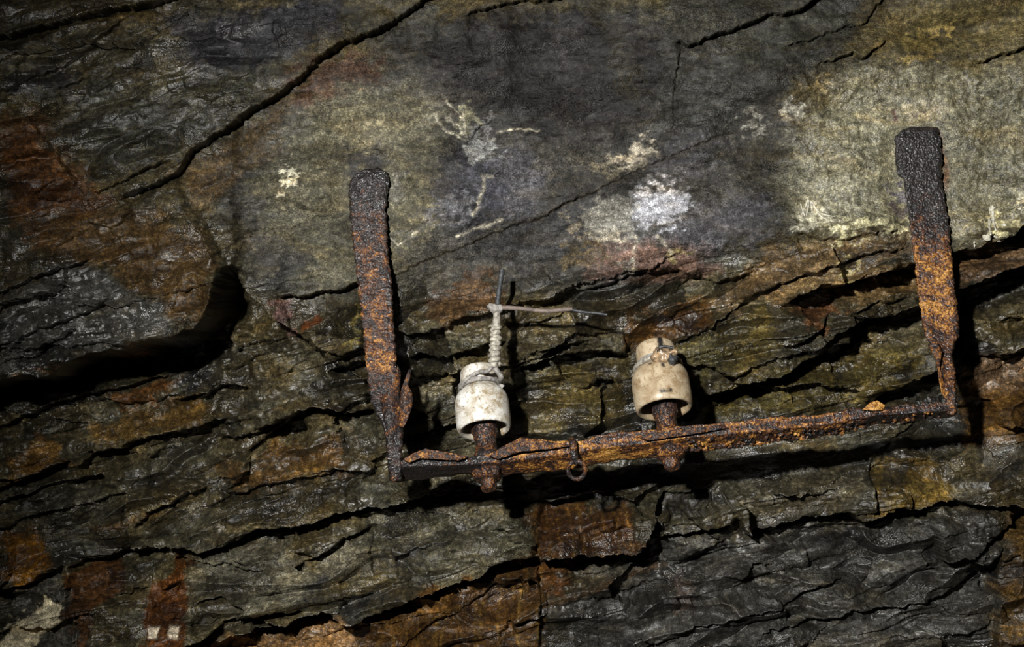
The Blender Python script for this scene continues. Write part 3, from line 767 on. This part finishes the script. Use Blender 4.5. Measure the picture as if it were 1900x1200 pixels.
def leg(stations, seed, amp):
    """stations: y, left x, right x, depth of centre, half thickness, rust tone"""
    st = np.array(stations, float)
    n = int((st[-1, 0] - st[0, 0]) / 2.0)
    ys = np.linspace(st[0, 0], st[-1, 0], n)
    cols = [np.interp(ys, st[:, 0], st[:, i]) for i in range(1, 6)]
    seg = 64
    th = np.linspace(0, 2 * np.pi, seg, endpoint=False)
    cx = np.sign(np.cos(th)) * np.abs(np.cos(th)) ** 0.28; cy = np.sign(np.sin(th)) * np.abs(np.sin(th)) ** 0.28
    rings, tone = [], []
    for i, y in enumerate(ys):
        xl, xr, dc, hd, tn = (c[i] for c in cols)
        j = 1.6 * math.sin(y * 0.31 + seed) + 1.3 * math.sin(y * 0.83 + 2 * seed)
        ring = [P(0.5 * (xl + xr) + 0.5 * (xr - xl + j) * a, y + 2.5 * math.sin(a * 3 + seed), dc + hd * b) for a, b in zip(cx, cy)]
        rings.append(np.array(ring)); tone += [tn] * seg
    me = rings_mesh('leg', rings, RUST)
    fix_normals(me)
    tone += [tone[0], tone[-1]]
    def fn(c):
        pits = np.abs(fbm3(c * 95, 3, seed + 5))
        return amp * (fbm3(c * 45, 3, seed) * 1.0 + fbm3(c * 170, 4, seed + 1) * 0.9 + (0.25 - pits))
    displace(me, fn)
    co = np.empty(len(me.vertices) * 3); me.vertices.foreach_get('co', co); co = co.reshape(-1, 3)
    set_attr(me, 'rust_tone', np.array(tone) + 0.16 * fbm3(co * 30, 2, seed + 9))
    return me

LEFT = [(314, 680, 706, 0.000, 0.003, .02), (320, 664, 716, 0.001, 0.005, .02), (332, 650, 722, 0.003, 0.006, .02), (345, 647, 721, 0.004, 0.007, .06), (365, 648, 716, 0.006, 0.007, .14), (397, 650, 717, 0.010, 0.007, .26),
        (463, 657, 719, 0.020, 0.007, .34), (513, 662, 725, 0.029, 0.007, .34), (600, 672, 731, 0.047, 0.008, .40), (673, 679, 735, 0.063, 0.008, .56), (700, 682, 739, 0.069, 0.009, .38),
        (744, 688, 743, 0.080, 0.012, .16), (768, 698, 746, 0.086, 0.016, .10), (790, 711, 748, 0.091, 0.020, .12), (815, 716, 747, 0.096, 0.023, .20), (850, 719, 746, 0.100, 0.025, .22), (880, 722, 746, 0.100, 0.025, .06), (892, 727, 745, 0.100, 0.022, .30)]
RIGHT = [(238, 1690, 1738, 0.002, 0.003, .0), (244, 1676, 1741, 0.003, 0.006, -.1), (256, 1661, 1744, 0.004, 0.008, -.22), (292, 1662, 1747, 0.005, 0.009, -.22), (326, 1665, 1746, 0.007, 0.009, -.15), (336, 1677, 1746, 0.009, 0.008, .05), (370, 1682, 1752, 0.013, 0.008, .12),
         (392, 1685, 1755, 0.016, 0.008, .18), (430, 1690, 1762, 0.024, 0.008, .30), (480, 1696, 1766, 0.034, 0.008, .54), (527, 1701, 1771, 0.045, 0.008, .56), (590, 1709, 1778, 0.060, 0.009, .56), (622, 1716, 1779, 0.068, 0.010, .48),
         (643, 1727, 1770, 0.073, 0.014, .44), (664, 1737, 1767, 0.078, 0.018, .46), (692, 1746, 1773, 0.086, 0.021, .42), (713, 1750, 1774, 0.092, 0.023, .40), (744, 1755, 1775, 0.099, 0.025, .42), (768, 1757, 1774, 0.100, 0.024, .42)]
left_leg = part('leg', leg(LEFT, 3, 0.0016), bracket, BR, 'left leg, dark rusted strap splitting near the bend')
right_leg = part('leg', leg(RIGHT, 8, 0.0018), bracket, BR, 'right leg, wet black at its foot and orange below')

def crossbar():
    top = [(722, 868), (747, 852), (770, 842), (790, 834), (832, 841), (869, 847), (903, 843), (940, 826), (968, 812), (1020, 817), (1060, 818), (1142, 804), (1269, 791), (1400, 778), (1527, 769), (1600, 757), (1685, 751), (1758, 744), (1776, 746)]
    mid = [(722, 872), (745, 864), (818, 864), (903, 859), (1020, 846), (1142, 829), (1269, 812), (1397, 801), (1527, 788), (1615, 772), (1685, 766), (1776, 760)]
    bot = [(722, 893), (728, 894), (813, 887), (869, 881), (932, 883), (1020, 875), (1142, 856), (1221, 846), (1269, 838), (1397, 825), (1510, 810), (1562, 804), (1612, 788), (1720, 779), (1769, 773), (1776, 768)]
    f = lambda a, x: np.interp(x, [p[0] for p in a], [p[1] for p in a])
    xs = np.arange(722, 1777, 2.0)
    df, db = 0.126, 0.098
    rings, tone = [], []
    ne = 16
    for x in xs:
        t, m, b = f(top, x), f(mid, x), f(bot, x)
        e = 1.0
        lip = 1.2 * math.sin(x * .043) + 0.8 * math.sin(x * .13)
        crn = [(t + lip, df - 0.004), (m, df), (b + lip, db), (t + (b - m) * 0.75, db)]
        tn = np.interp(x, [722, 830, 900, 960, 1150, 1350, 1560, 1620, 1776], [.06, .08, .26, .48, .54, .48, .44, .26, .30])
        tc = [tn - .02, tn + .02, tn + .1, tn - .1]
        if x > 930 and x < 1260: tc = [tn - .02, tn - .10, tn + .16, tn]
        ring = []
        for i in range(4):
            (y0, d0), (y1, d1) = crn[i], crn[(i + 1) % 4]
            for s in range(ne):
                u = s / ne
                ring.append(P(x, y0 + (y1 - y0) * u, d0 + (d1 - d0) * u))
                base = tc[i] if i != 0 else tc[0]
                if i == 0: base = tn + 0.10 * math.sin(u * 9 + x * .013)
                if i == 1: base = tn + (.10 if 930 < x < 1330 else .0)
                tone.append(base)
        rings.append(np.array(ring))
    me = rings_mesh('crossbar', rings, RUST)
    fix_normals(me)
    tone += [.3, .3]
    def fn(c):
        cc = c * np.array((28, 130, 130))                 # delaminating scale runs along the bar
        knob = sstep(0.27, 0.37, c[:, 0]) * sstep(0.62, 0.5, c[:, 0])
        return 0.0018 * fbm3(cc, 3, 14) + 0.0010 * fbm3(c * np.array((60, 160, 160)), 4, 15) + knob * 0.0042 * np.clip(fbm3(c * 120, 2, 16) + 0.05, 0, 1)
    displace(me, fn)
    co = np.empty(len(me.vertices) * 3); me.vertices.foreach_get('co', co); co = co.reshape(-1, 3)
    set_attr(me, 'rust_tone', np.array(tone) + 0.34 * fbm3(co * np.array((16, 190, 190)), 3, 19))
    return me
bar = part('crossbar', crossbar(), bracket, BR, 'rusted flat crossbar, scaling in layers')

def flake(outline, d0, d1, thick, bulge, seed, tone, ang=0.0):
    """a curled sheet of rust with real thickness; outline in photo pixels"""
    import bmesh
    bm = bmesh.new()
    pts = np.array(outline, float); y0, y1 = pts[:, 1].min(), pts[:, 1].max(); x0, x1 = pts[:, 0].min(), pts[:, 0].max()
    def dep(x, y):
        t = (y - y0) / (y1 - y0 + 1e-9); s = (x - x0) / (x1 - x0 + 1e-9)
        return d0 + (d1 - d0) * t + bulge * math.sin(math.pi * np.clip(s, 0, 1)) + ang * (s - .5)
    vs = [bm.verts.new(P(x, y, dep(x, y))) for x, y in outline]
    f = bm.faces.new(vs)
    bmesh.ops.triangulate(bm, faces=[f])
    for _ in range(3):
        bmesh.ops.subdivide_edges(bm, edges=bm.edges[:], cuts=1, use_grid_fill=True)
    for v in bm.verts:
        s = (D - v.co.z) / D
        px, py = v.co.x / (K * s) + 950, 600 - v.co.y / (K * s)
        v.co = Vector(P(px, py, dep(px, py)))
    r = bmesh.ops.extrude_face_region(bm, geom=bm.faces[:])
    for g in r['geom']:
        if isinstance(g, bmesh.types.BMVert): g.co.z -= thick
    bmesh.ops.recalc_face_normals(bm, faces=bm.faces)
    me = bpy.data.meshes.new('rust_flake'); bm.to_mesh(me); bm.free()
    me.materials.append(RUST_DRY)
    me.polygons.foreach_set('use_smooth', [True] * len(me.polygons))
    me.update()
    displace(me, lambda c: 0.0012 * fbm3(c * 160, 3, seed))
    co = np.empty(len(me.vertices) * 3); me.vertices.foreach_get('co', co); co = co.reshape(-1, 3)
    set_attr(me, 'rust_tone', tone + 0.2 * fbm3(co * 60, 2, seed))
    return me
def subpart(name, me, parent, label=None):
    return part(name, me, parent, BR, label)
subpart('rust_flake', flake([(741, 740), (744, 722), (750, 706), (755, 694), (759, 683), (763, 687), (760, 702), (757, 716), (763, 724), (766, 740), (764, 756), (757, 776), (749, 793), (739, 792), (733, 770)], 0.100, 0.118, 0.004, 0.006, 33, .42, 0.006), left_leg, 'loose orange flake peeling off the leg')
subpart('rust_flake', flake([(706, 742), (718, 728), (732, 700), (738, 676), (744, 690), (742, 716), (740, 750), (742, 800), (733, 838), (722, 812), (712, 780)], 0.094, 0.116, 0.004, 0.008, 35, .30), left_leg, 'dark scale split along the leg')
subpart('rust_flake', flake([(1722, 640), (1738, 632), (1748, 650), (1744, 680), (1752, 712), (1756, 742), (1748, 730), (1742, 700), (1738, 668)], 0.097, 0.124, 0.004, 0.003, 37, .50), right_leg)
subpart('rust_flake', flake([(748, 852), (772, 838), (790, 832), (812, 836), (840, 840), (868, 848), (850, 854), (812, 852), (780, 850), (758, 858)], 0.128, 0.132, 0.004, 0.004, 41, .46), bar)
subpart('rust_flake', flake([(908, 846), (930, 830), (966, 811), (990, 816), (1040, 822), (1056, 828), (1010, 834), (964, 838), (925, 852)], 0.128, 0.133, 0.004, 0.005, 43, .44), bar)
subpart('rust_flake', flake([(1180, 808), (1260, 796), (1340, 788), (1352, 794), (1280, 806), (1200, 818)], 0.128, 0.131, 0.003, 0.003, 45, .40), bar)
subpart('rust_flake', flake([(1600, 760), (1616, 746), (1628, 743), (1642, 752), (1640, 760), (1620, 762)], 0.124, 0.128, 0.004, 0.004, 47, .78), bar, 'pale orange crust on top of the bar')

def nodules():
    import bmesh
    rs = np.random.RandomState(5)
    bm = bmesh.new()
    for i in range(190):
        x = rs.uniform(1270, 1600) if i < 165 else rs.uniform(1600, 1745)
        yb = np.interp(x, [1269, 1397, 1510, 1562, 1612, 1720], [838, 825, 810, 804, 788, 779]); yt = np.interp(x, [1269, 1397, 1527, 1615, 1720], [812, 801, 788, 772, 762])
        u = rs.uniform(0, 1) ** 0.7
        y = yt + (yb - yt) * u
        d = 0.127 - 0.028 * u
        r = rs.uniform(0.0010, 0.0036) * (0.7 + 0.6 * u)
        m = Matrix.Translation(P(x, y, d)) @ Matrix.Rotation(rs.uniform(0, 6), 4, 'Z') @ Matrix.Diagonal((r, r * rs.uniform(.8, 1.5), r, 1))
        bmesh.ops.create_icosphere(bm, subdivisions=2, radius=1, matrix=m)
    me = bpy.data.meshes.new('rust_nodules'); bm.to_mesh(me); bm.free()
    me.materials.append(RUST); me.polygons.foreach_set('use_smooth', [True] * len(me.polygons)); me.update()
    displace(me, lambda c: 0.0010 * fbm3(c * 330, 3, 6))
    co = np.empty(len(me.vertices) * 3); me.vertices.foreach_get('co', co); co = co.reshape(-1, 3)
    set_attr(me, 'rust_tone', 0.46 + 0.75 * fbm3(co * 90, 2, 7))
    return me
nd = subpart('rust_nodules', nodules(), bar, 'beads of orange rust'); nd['kind'] = 'stuff'

# ------------------------------------------------------------------ insulators
TILT = math.radians(27)
def axis_frame(lean):
    a = np.array((-math.sin(lean) * math.cos(TILT), math.cos(lean) * math.cos(TILT), -math.sin(TILT)))
    e1 = np.array((math.cos(lean), math.sin(lean), 0.0))
    e2 = np.cross(e1, a)                                  # points out, towards the viewer
    return a, e1, e2

def lathe(name, prof, base, fr, mat, seg=96, amp=0.0, seed=0, sc=60, closed=True):
    a, e1, e2 = fr
    th = np.linspace(0, 2 * np.pi, seg, endpoint=False)
    rings = [np.array(base) + z * a + r * (np.cos(th)[:, None] * e1 + np.sin(th)[:, None] * e2) for r, z in prof]
    me = rings_mesh(name, rings, mat)
    fix_normals(me)
    if amp: displace(me, lambda c: amp * fbm3(c * sc, 4, seed))
    return me

def smooth_prof(pts, n=90):
    return catmull(pts, n)

def insulator(rim_px, rim_d, size, lean, mat, label, pin_len, nut_px, stain=None, seed=0):
    fr = axis_frame(lean); a, e1, e2 = fr
    base = np.array(P(*rim_px, rim_d))
    foot = base - a * pin_len
    root = thing('insulator', label, 'insulator', foot, 'porcelain insulators on the bracket')
    k = K * size
    prof = [(2, 62), (18, 62), (32, 58), (36, 50), (39, 30), (42, 8), (43, 1), (48, -1), (51, 3), (52.5, 12), (52.8, 40), (52.3, 56), (50, 67), (45, 76), (38.5, 82), (35.5, 87), (35.5, 93), (36.5, 97),
            (37, 103), (36.5, 116), (35, 124), (31, 129), (24, 131), (12, 132), (2, 132)]
    pr = smooth_prof([(r * k, z * k) for r, z in prof], 130)
    me = lathe('body', pr, base, fr, mat, 120, 0.0005, seed, 45)
    co = np.empty(len(me.vertices) * 3); me.vertices.foreach_get('co', co); co = co.reshape(-1, 3)
    rel = co - base
    z = rel @ a / k; x = rel @ e1 / k; yv = rel @ e2
    s = np.zeros(len(co))
    if stain:
        n = 0.6 * fbm3(co * 260, 3, seed + 2)
        for (x0, x1, z0, z1) in stain:
            mx = sstep(-2, 2, np.minimum(x - x0, x1 - x) + 4 * n) * sstep(-2, 2, np.minimum(z - z0, z1 - z) + 4 * n)
            s = np.maximum(s, mx * (yv > 0))
    set_attr(me, 'stain', s)
    part('body', me, root, foot)
    # iron pin up into the cup
    L = pin_len
    pp = [(0.0002, -0.004), (0.0165, -0.004), (0.0185, 0.002), (0.0175, 0.006), (0.0150, 0.012), (0.0145, L * .6), (0.0165, L * .85), (0.0170, L + 0.004), (0.0150, L + 0.030), (0.012, L + 0.0445), (0.0002, L + 0.045)]
    me = lathe('pin', smooth_prof(pp, 70), foot, fr, RUST, 48, 0.0030, seed + 4, 110)
    co = np.empty(len(me.vertices) * 3); me.vertices.foreach_get('co', co)
    set_attr(me, 'rust_tone', 0.36 + 0.2 * fbm3(co.reshape(-1, 3) * 60, 2, seed))
    part('pin', me, root, foot, 'rusted iron pin')
    # nut and bolt end under the bar
    nb = np.array(P(*nut_px))
    th = np.linspace(0, 2 * np.pi, 48, endpoint=False)
    def hexr(t): return 1.0 / np.cos((t + 0.3) % (np.pi / 3) - np.pi / 6)
    rings = []
    for z, r in ((0.004, 0.0002), (0.004, 0.015), (0.002, 0.0178), (-0.004, 0.0180), (-0.010, 0.0178), (-0.013, 0.0160), (-0.0135, 0.0130)):
        rings.append(nb + z * a + (r * hexr(th))[:, None] * (np.cos(th)[:, None] * e1 + np.sin(th)[:, None] * e2))
    for z, r in ((-0.014, 0.0115), (-0.018, 0.0112), (-0.024, 0.0112), (-0.028, 0.0095), (-0.030, 0.005), (-0.0302, 0.0002)):
        rings.append(nb + z * a + r * (np.cos(th)[:, None] * e1 + np.sin(th)[:, None] * e2))
    me = rings_mesh('nut', rings, RUST); fix_normals(me)
    displace(me, lambda c: 0.0032 * fbm3(c * 110, 4, seed + 7))
    co = np.empty(len(me.vertices) * 3); me.vertices.foreach_get('co', co)
    set_attr(me, 'rust_tone', 0.44 + 0.25 * fbm3(co.reshape(-1, 3) * 70, 2, seed + 1))
    part('nut', me, root, foot, 'rusted nut and bolt end under the bar')
    return root, base, fr, k

LEAN = math.radians(6.5)
insL, baseL, frL, kL = insulator((899, 797), 0.083, 0.94, LEAN, PORC_WHITE, 'white porcelain insulator on the left of the bracket, with upright wire twisted on it', 0.042, (904, 873, 0.104), None, 3)
insR, baseR, frR, kR = insulator((1233, 759), 0.083, 1.0, LEAN, PORC_CREAM, 'cream porcelain insulator on the right of the bracket, with a black streak and crusted knot', 0.044, (1243, 833, 0.104),
                                 [(2.5, 12.5, 97, 141), (-8, 14, 9, 15), (2, 8, 60, 72), (-20, -15, 70, 74)], 9)

def on_ins(base, fr, k, ang, z, r):
    a, e1, e2 = fr
    return base + z * k * a + r * k * (math.cos(ang) * e1 + math.sin(ang) * e2)

# ------------------------------------------------------------------ left wire
WR = tuple(baseL + frL[0] * 0.062)
wire = thing('wire', 'twisted upright wire bound round the left insulator, with a thin bare end pointing right', 'wire', WR)
TAU = 2 * math.pi
loop = [on_ins(baseL, frL, kL, math.radians(t), 89 + 3 * math.sin(math.radians(t) * .5) + 0.004 * t, 39.5) for t in range(-20, 700, 12)]
part('loop', tube_mesh('loop', loop, 0.0027, WIRE_GREY, 200, 12, 0.0006, 260, 3), wire, WR)
# two strands from the groove up to the twist
tw = np.array(P(917, 676, 0.090)); tt = np.array(P(921, 598, 0.083)); jn = np.array(P(922, 574, 0.081))
part('strand', tube_mesh('strand', [on_ins(baseL, frL, kL, math.radians(150), 84, 42), on_ins(baseL, frL, kL, math.radians(122), 92, 44), on_ins(baseL, frL, kL, math.radians(88), 102, 43), np.array(P(905, 688, 0.092)), tw], 0.0029, WIRE_GREY, 60, 12, 0.0006, 240, 5), wire, WR)
part('strand', tube_mesh('strand', [on_ins(baseL, frL, kL, math.radians(15), 80, 45), on_ins(baseL, frL, kL, math.radians(28), 88, 43), np.array(P(930, 700, 0.090)), np.array(P(921, 686, 0.091)), tw], 0.0036, WIRE_GREY, 60, 12, 0.0007, 240, 6), wire, WR)
# lime-coated twist
axd = (tt - tw); Lx = np.linalg.norm(axd); axd /= Lx
b1 = np.cross(axd, (0, 0, 1)); b1 /= np.linalg.norm(b1); b2 = np.cross(axd, b1)
core = tube_mesh('core', [tw - axd * .004, tw + axd * Lx * .35, tw + axd * Lx * .7, tt + axd * .006, jn], [0.0055, 0.0068, 0.0062, 0.0052, 0.0042], WIRE_PALE, 60, 14, 0.0009, 200, 8)
part('core', core, wire, WR, 'lime coated stem')
turns = 7.5
hel = [tw + axd * (Lx * (0.02 + 0.92 * t)) + (0.0054 - 0.0006 * t) * (math.cos(turns * TAU * t) * b1 + math.sin(turns * TAU * t) * b2) for t in np.linspace(0, 1, 260)]
part('binding', tube_mesh('binding', hel, 0.0034, WIRE_PALE, raw=True, seg=10, amp=0.0022, sc=150, seed=9), wire, WR, 'pale binding turns')
part('joint', tube_mesh('joint', [np.array(P(907, 566, 0.081)), np.array(P(914, 571, 0.083)), jn, np.array(P(932, 571, 0.082))], [0.0035, 0.0062, 0.0066, 0.0045], WIRE_GREY, 40, 14, 0.0018, 170, 10), wire, WR)
part('upright_end', tube_mesh('upright_end', [jn, np.array(P(925, 548, 0.074)), np.array(P(928, 525, 0.068)), np.array(P(932, 500, 0.062))], 0.0036, WIRE_DARK, 50, 12, 0.0006, 260, 11), wire, WR, 'dark upright wire end')
part('bare_end', tube_mesh('bare_end', [np.array(P(926, 571, 0.082)), np.array(P(945, 571, 0.083)), np.array(P(975, 573, 0.083)), np.array(P(1010, 577, 0.084)), np.array(P(1040, 575, 0.084)), np.array(P(1062, 573, 0.084))], [0.0034, 0.0030, 0.0031, 0.0028], WIRE_BROWN, 70, 12, 0.0005, 200, 12), wire, WR, 'brown horizontal wire')
part('bare_end', tube_mesh('bare_end', [np.array(P(1056, 574, 0.084)), np.array(P(1085, 579, 0.084)), np.array(P(1108, 581, 0.084)), np.array(P(1127, 584, 0.084))], [0.0021, 0.0019, 0.0021], WIRE_DARK, 40, 10, 0.0004, 240, 13), wire, WR, 'dark tip of the wire')

# ------------------------------------------------------------------ right tie
TR = tuple(baseR + frR[0] * 0.066)
tie = thing('tie_wire', 'pale tie wire round the neck of the right insulator, ending in a crusted knot', 'wire', TR)
band = [on_ins(baseR, frR, kR, math.radians(t), 84 + 1.5 * math.sin(math.radians(t)), 41) for t in range(0, 360, 5)]
part('band', tube_mesh('band', band, 0.0036, WIRE_PALE, raw=True, seg=12, amp=0.0005, sc=200, seed=21, closed=True), tie, TR)
band = [on_ins(baseR, frR, kR, math.radians(t), 92 + 2.5 * math.sin(math.radians(t + 20)), 38) for t in range(0, 360, 5)]
part('strand', tube_mesh('strand', band, 0.0016, WIRE_GREY, raw=True, seg=10, amp=0.0004, sc=260, seed=22, closed=True), tie, TR)
def lump(c, r, sc, seed, mat):
    import bmesh
    bm = bmesh.new()
    bmesh.ops.create_icosphere(bm, subdivisions=4, radius=1, matrix=Matrix.Translation(c) @ Matrix.Diagonal((*r, 1)))
    me = bpy.data.meshes.new('knot'); bm.to_mesh(me); bm.free()
    me.materials.append(mat); me.polygons.foreach_set('use_smooth', [True] * len(me.polygons)); me.update()
    displace(me, lambda q: 0.0078 * fbm3(q * sc, 4, seed))
    return me
kc = on_ins(baseR, frR, kR, math.radians(80), 86, 47)
kn = part('knot', lump(kc, (0.0155, 0.0120, 0.0105), 110, 25, KNOT), tie, TR, 'crusted tan and black knot')
part('knot', lump(kc + np.array((.0105, -.0035, .0045)), (0.0075, 0.0085, 0.0075), 130, 29, WIRE_DARK), tie, TR, 'black lump of the knot')
part('tail', tube_mesh('tail', [kc + np.array((.001, 0, .004)), kc + np.array((.010, .003, .007)), kc + np.array((.016, .0055, .006)), kc + np.array((.017, .002, .007)), kc + np.array((.012, -.001, .009))], 0.0024, KNOT, 40, 10, 0.0007, 220, 26), tie, TR)
part('tail', tube_mesh('tail', [kc + np.array((-.006, .004, .002)), kc + np.array((-.004, .010, .002)), kc + np.array((.004, .011, .003)), kc + np.array((.013, .009, .003))], 0.0020, WIRE_DARK, 40, 10, 0.0006, 220, 27), tie, TR)

# ------------------------------------------------------------------ hanging ring
RR = P(1068, 848, 0.13)
ring = thing('ring_hook', 'small rusted ring hanging in front of the crossbar between the insulators', 'hook', RR)
def toned(me, base, seed):
    co = np.empty(len(me.vertices) * 3); me.vertices.foreach_get('co', co)
    set_attr(me, 'rust_tone', base + 0.2 * fbm3(co.reshape(-1, 3) * 80, 2, seed))
    return me
part('shank', toned(tube_mesh('shank', [P(1058, 826, 0.100), P(1060, 817, 0.116), P(1063, 822, 0.131), P(1065, 838, 0.134), P(1067, 852, 0.134), P(1070, 858, 0.132)], [0.0045, 0.0046, 0.0052, 0.0050, 0.0045], RUST, 60, 14, 0.0012, 200, 31), 0.28, 31), ring, RR)
rc = np.array(P(1070, 872, 0.132))
circ = [rc + 0.0112 * np.array((math.cos(t) , math.sin(t) * 1.05, 0.22 * math.sin(t + .5))) for t in np.linspace(0, TAU, 60, endpoint=False)]
part('ring', toned(tube_mesh('ring', circ, 0.0034, RUST, raw=True, seg=14, amp=0.0019, sc=170, seed=33, closed=True), 0.32, 33), ring, RR)

# ------------------------------------------------------------------ lime threads and drips on the rock
import bmesh
def lime_threads(paths, drips):
    allv, allf = [], []
    def add(me):
        b = len(allv)
        allv.extend([tuple(v.co) for v in me.vertices]); allf.extend([tuple(i + b for i in p.vertices) for p in me.polygons])
    for pts, r in paths:
        add(tube_mesh('t', [P(x, y, rock_h(x, y) + 0.001) for x, y in pts], [r, r * .9, r * .5], LIME, 24, 8, 0.0006, 300, 3))
    for x, y, rx, ry in drips:
        me = lump(P(x, y, rock_h(x, y - 14) - 0.001), (rx, ry, rx), 150, int(x), LIME)
        add(me)
    me = mesh_from('lime_crust', allv, allf, LIME)
    return me
me = lime_threads([([(1499, 371), (1494, 385), (1487, 398)], .0014), ([(1501, 371), (1499, 388), (1496, 400)], .0014), ([(1504, 372), (1506, 386), (1507, 398)], .0014), ([(1505, 373), (1514, 388), (1524, 402), (1545, 411)], .0013), ([(1508, 377), (1518, 392), (1530, 398), (1550, 402)], .0010), ([(1486, 378), (1489, 390), (1494, 402)], .0012),
                   ([(1838, 436), (1835, 410), (1837, 392)], .0016), ([(1842, 392), (1843, 410), (1848, 428)], .0024), ([(1825, 440), (1835, 420), (1840, 405)], .0014)],
                  [(1841, 391, .0045, .0040), (1852, 437, .0055, .0100), (1845, 428, .007, .006), (1832, 440, .005, .0045), (1893, 372, .006, .006), (1897, 388, .005, .006), (1808, 452, .0022, .005), (1862, 430, .006, .007)])
o = part('lime_crust', me, rock, (0, 0, 0), 'white lime threads and drips')
o['kind'] = 'stuff'
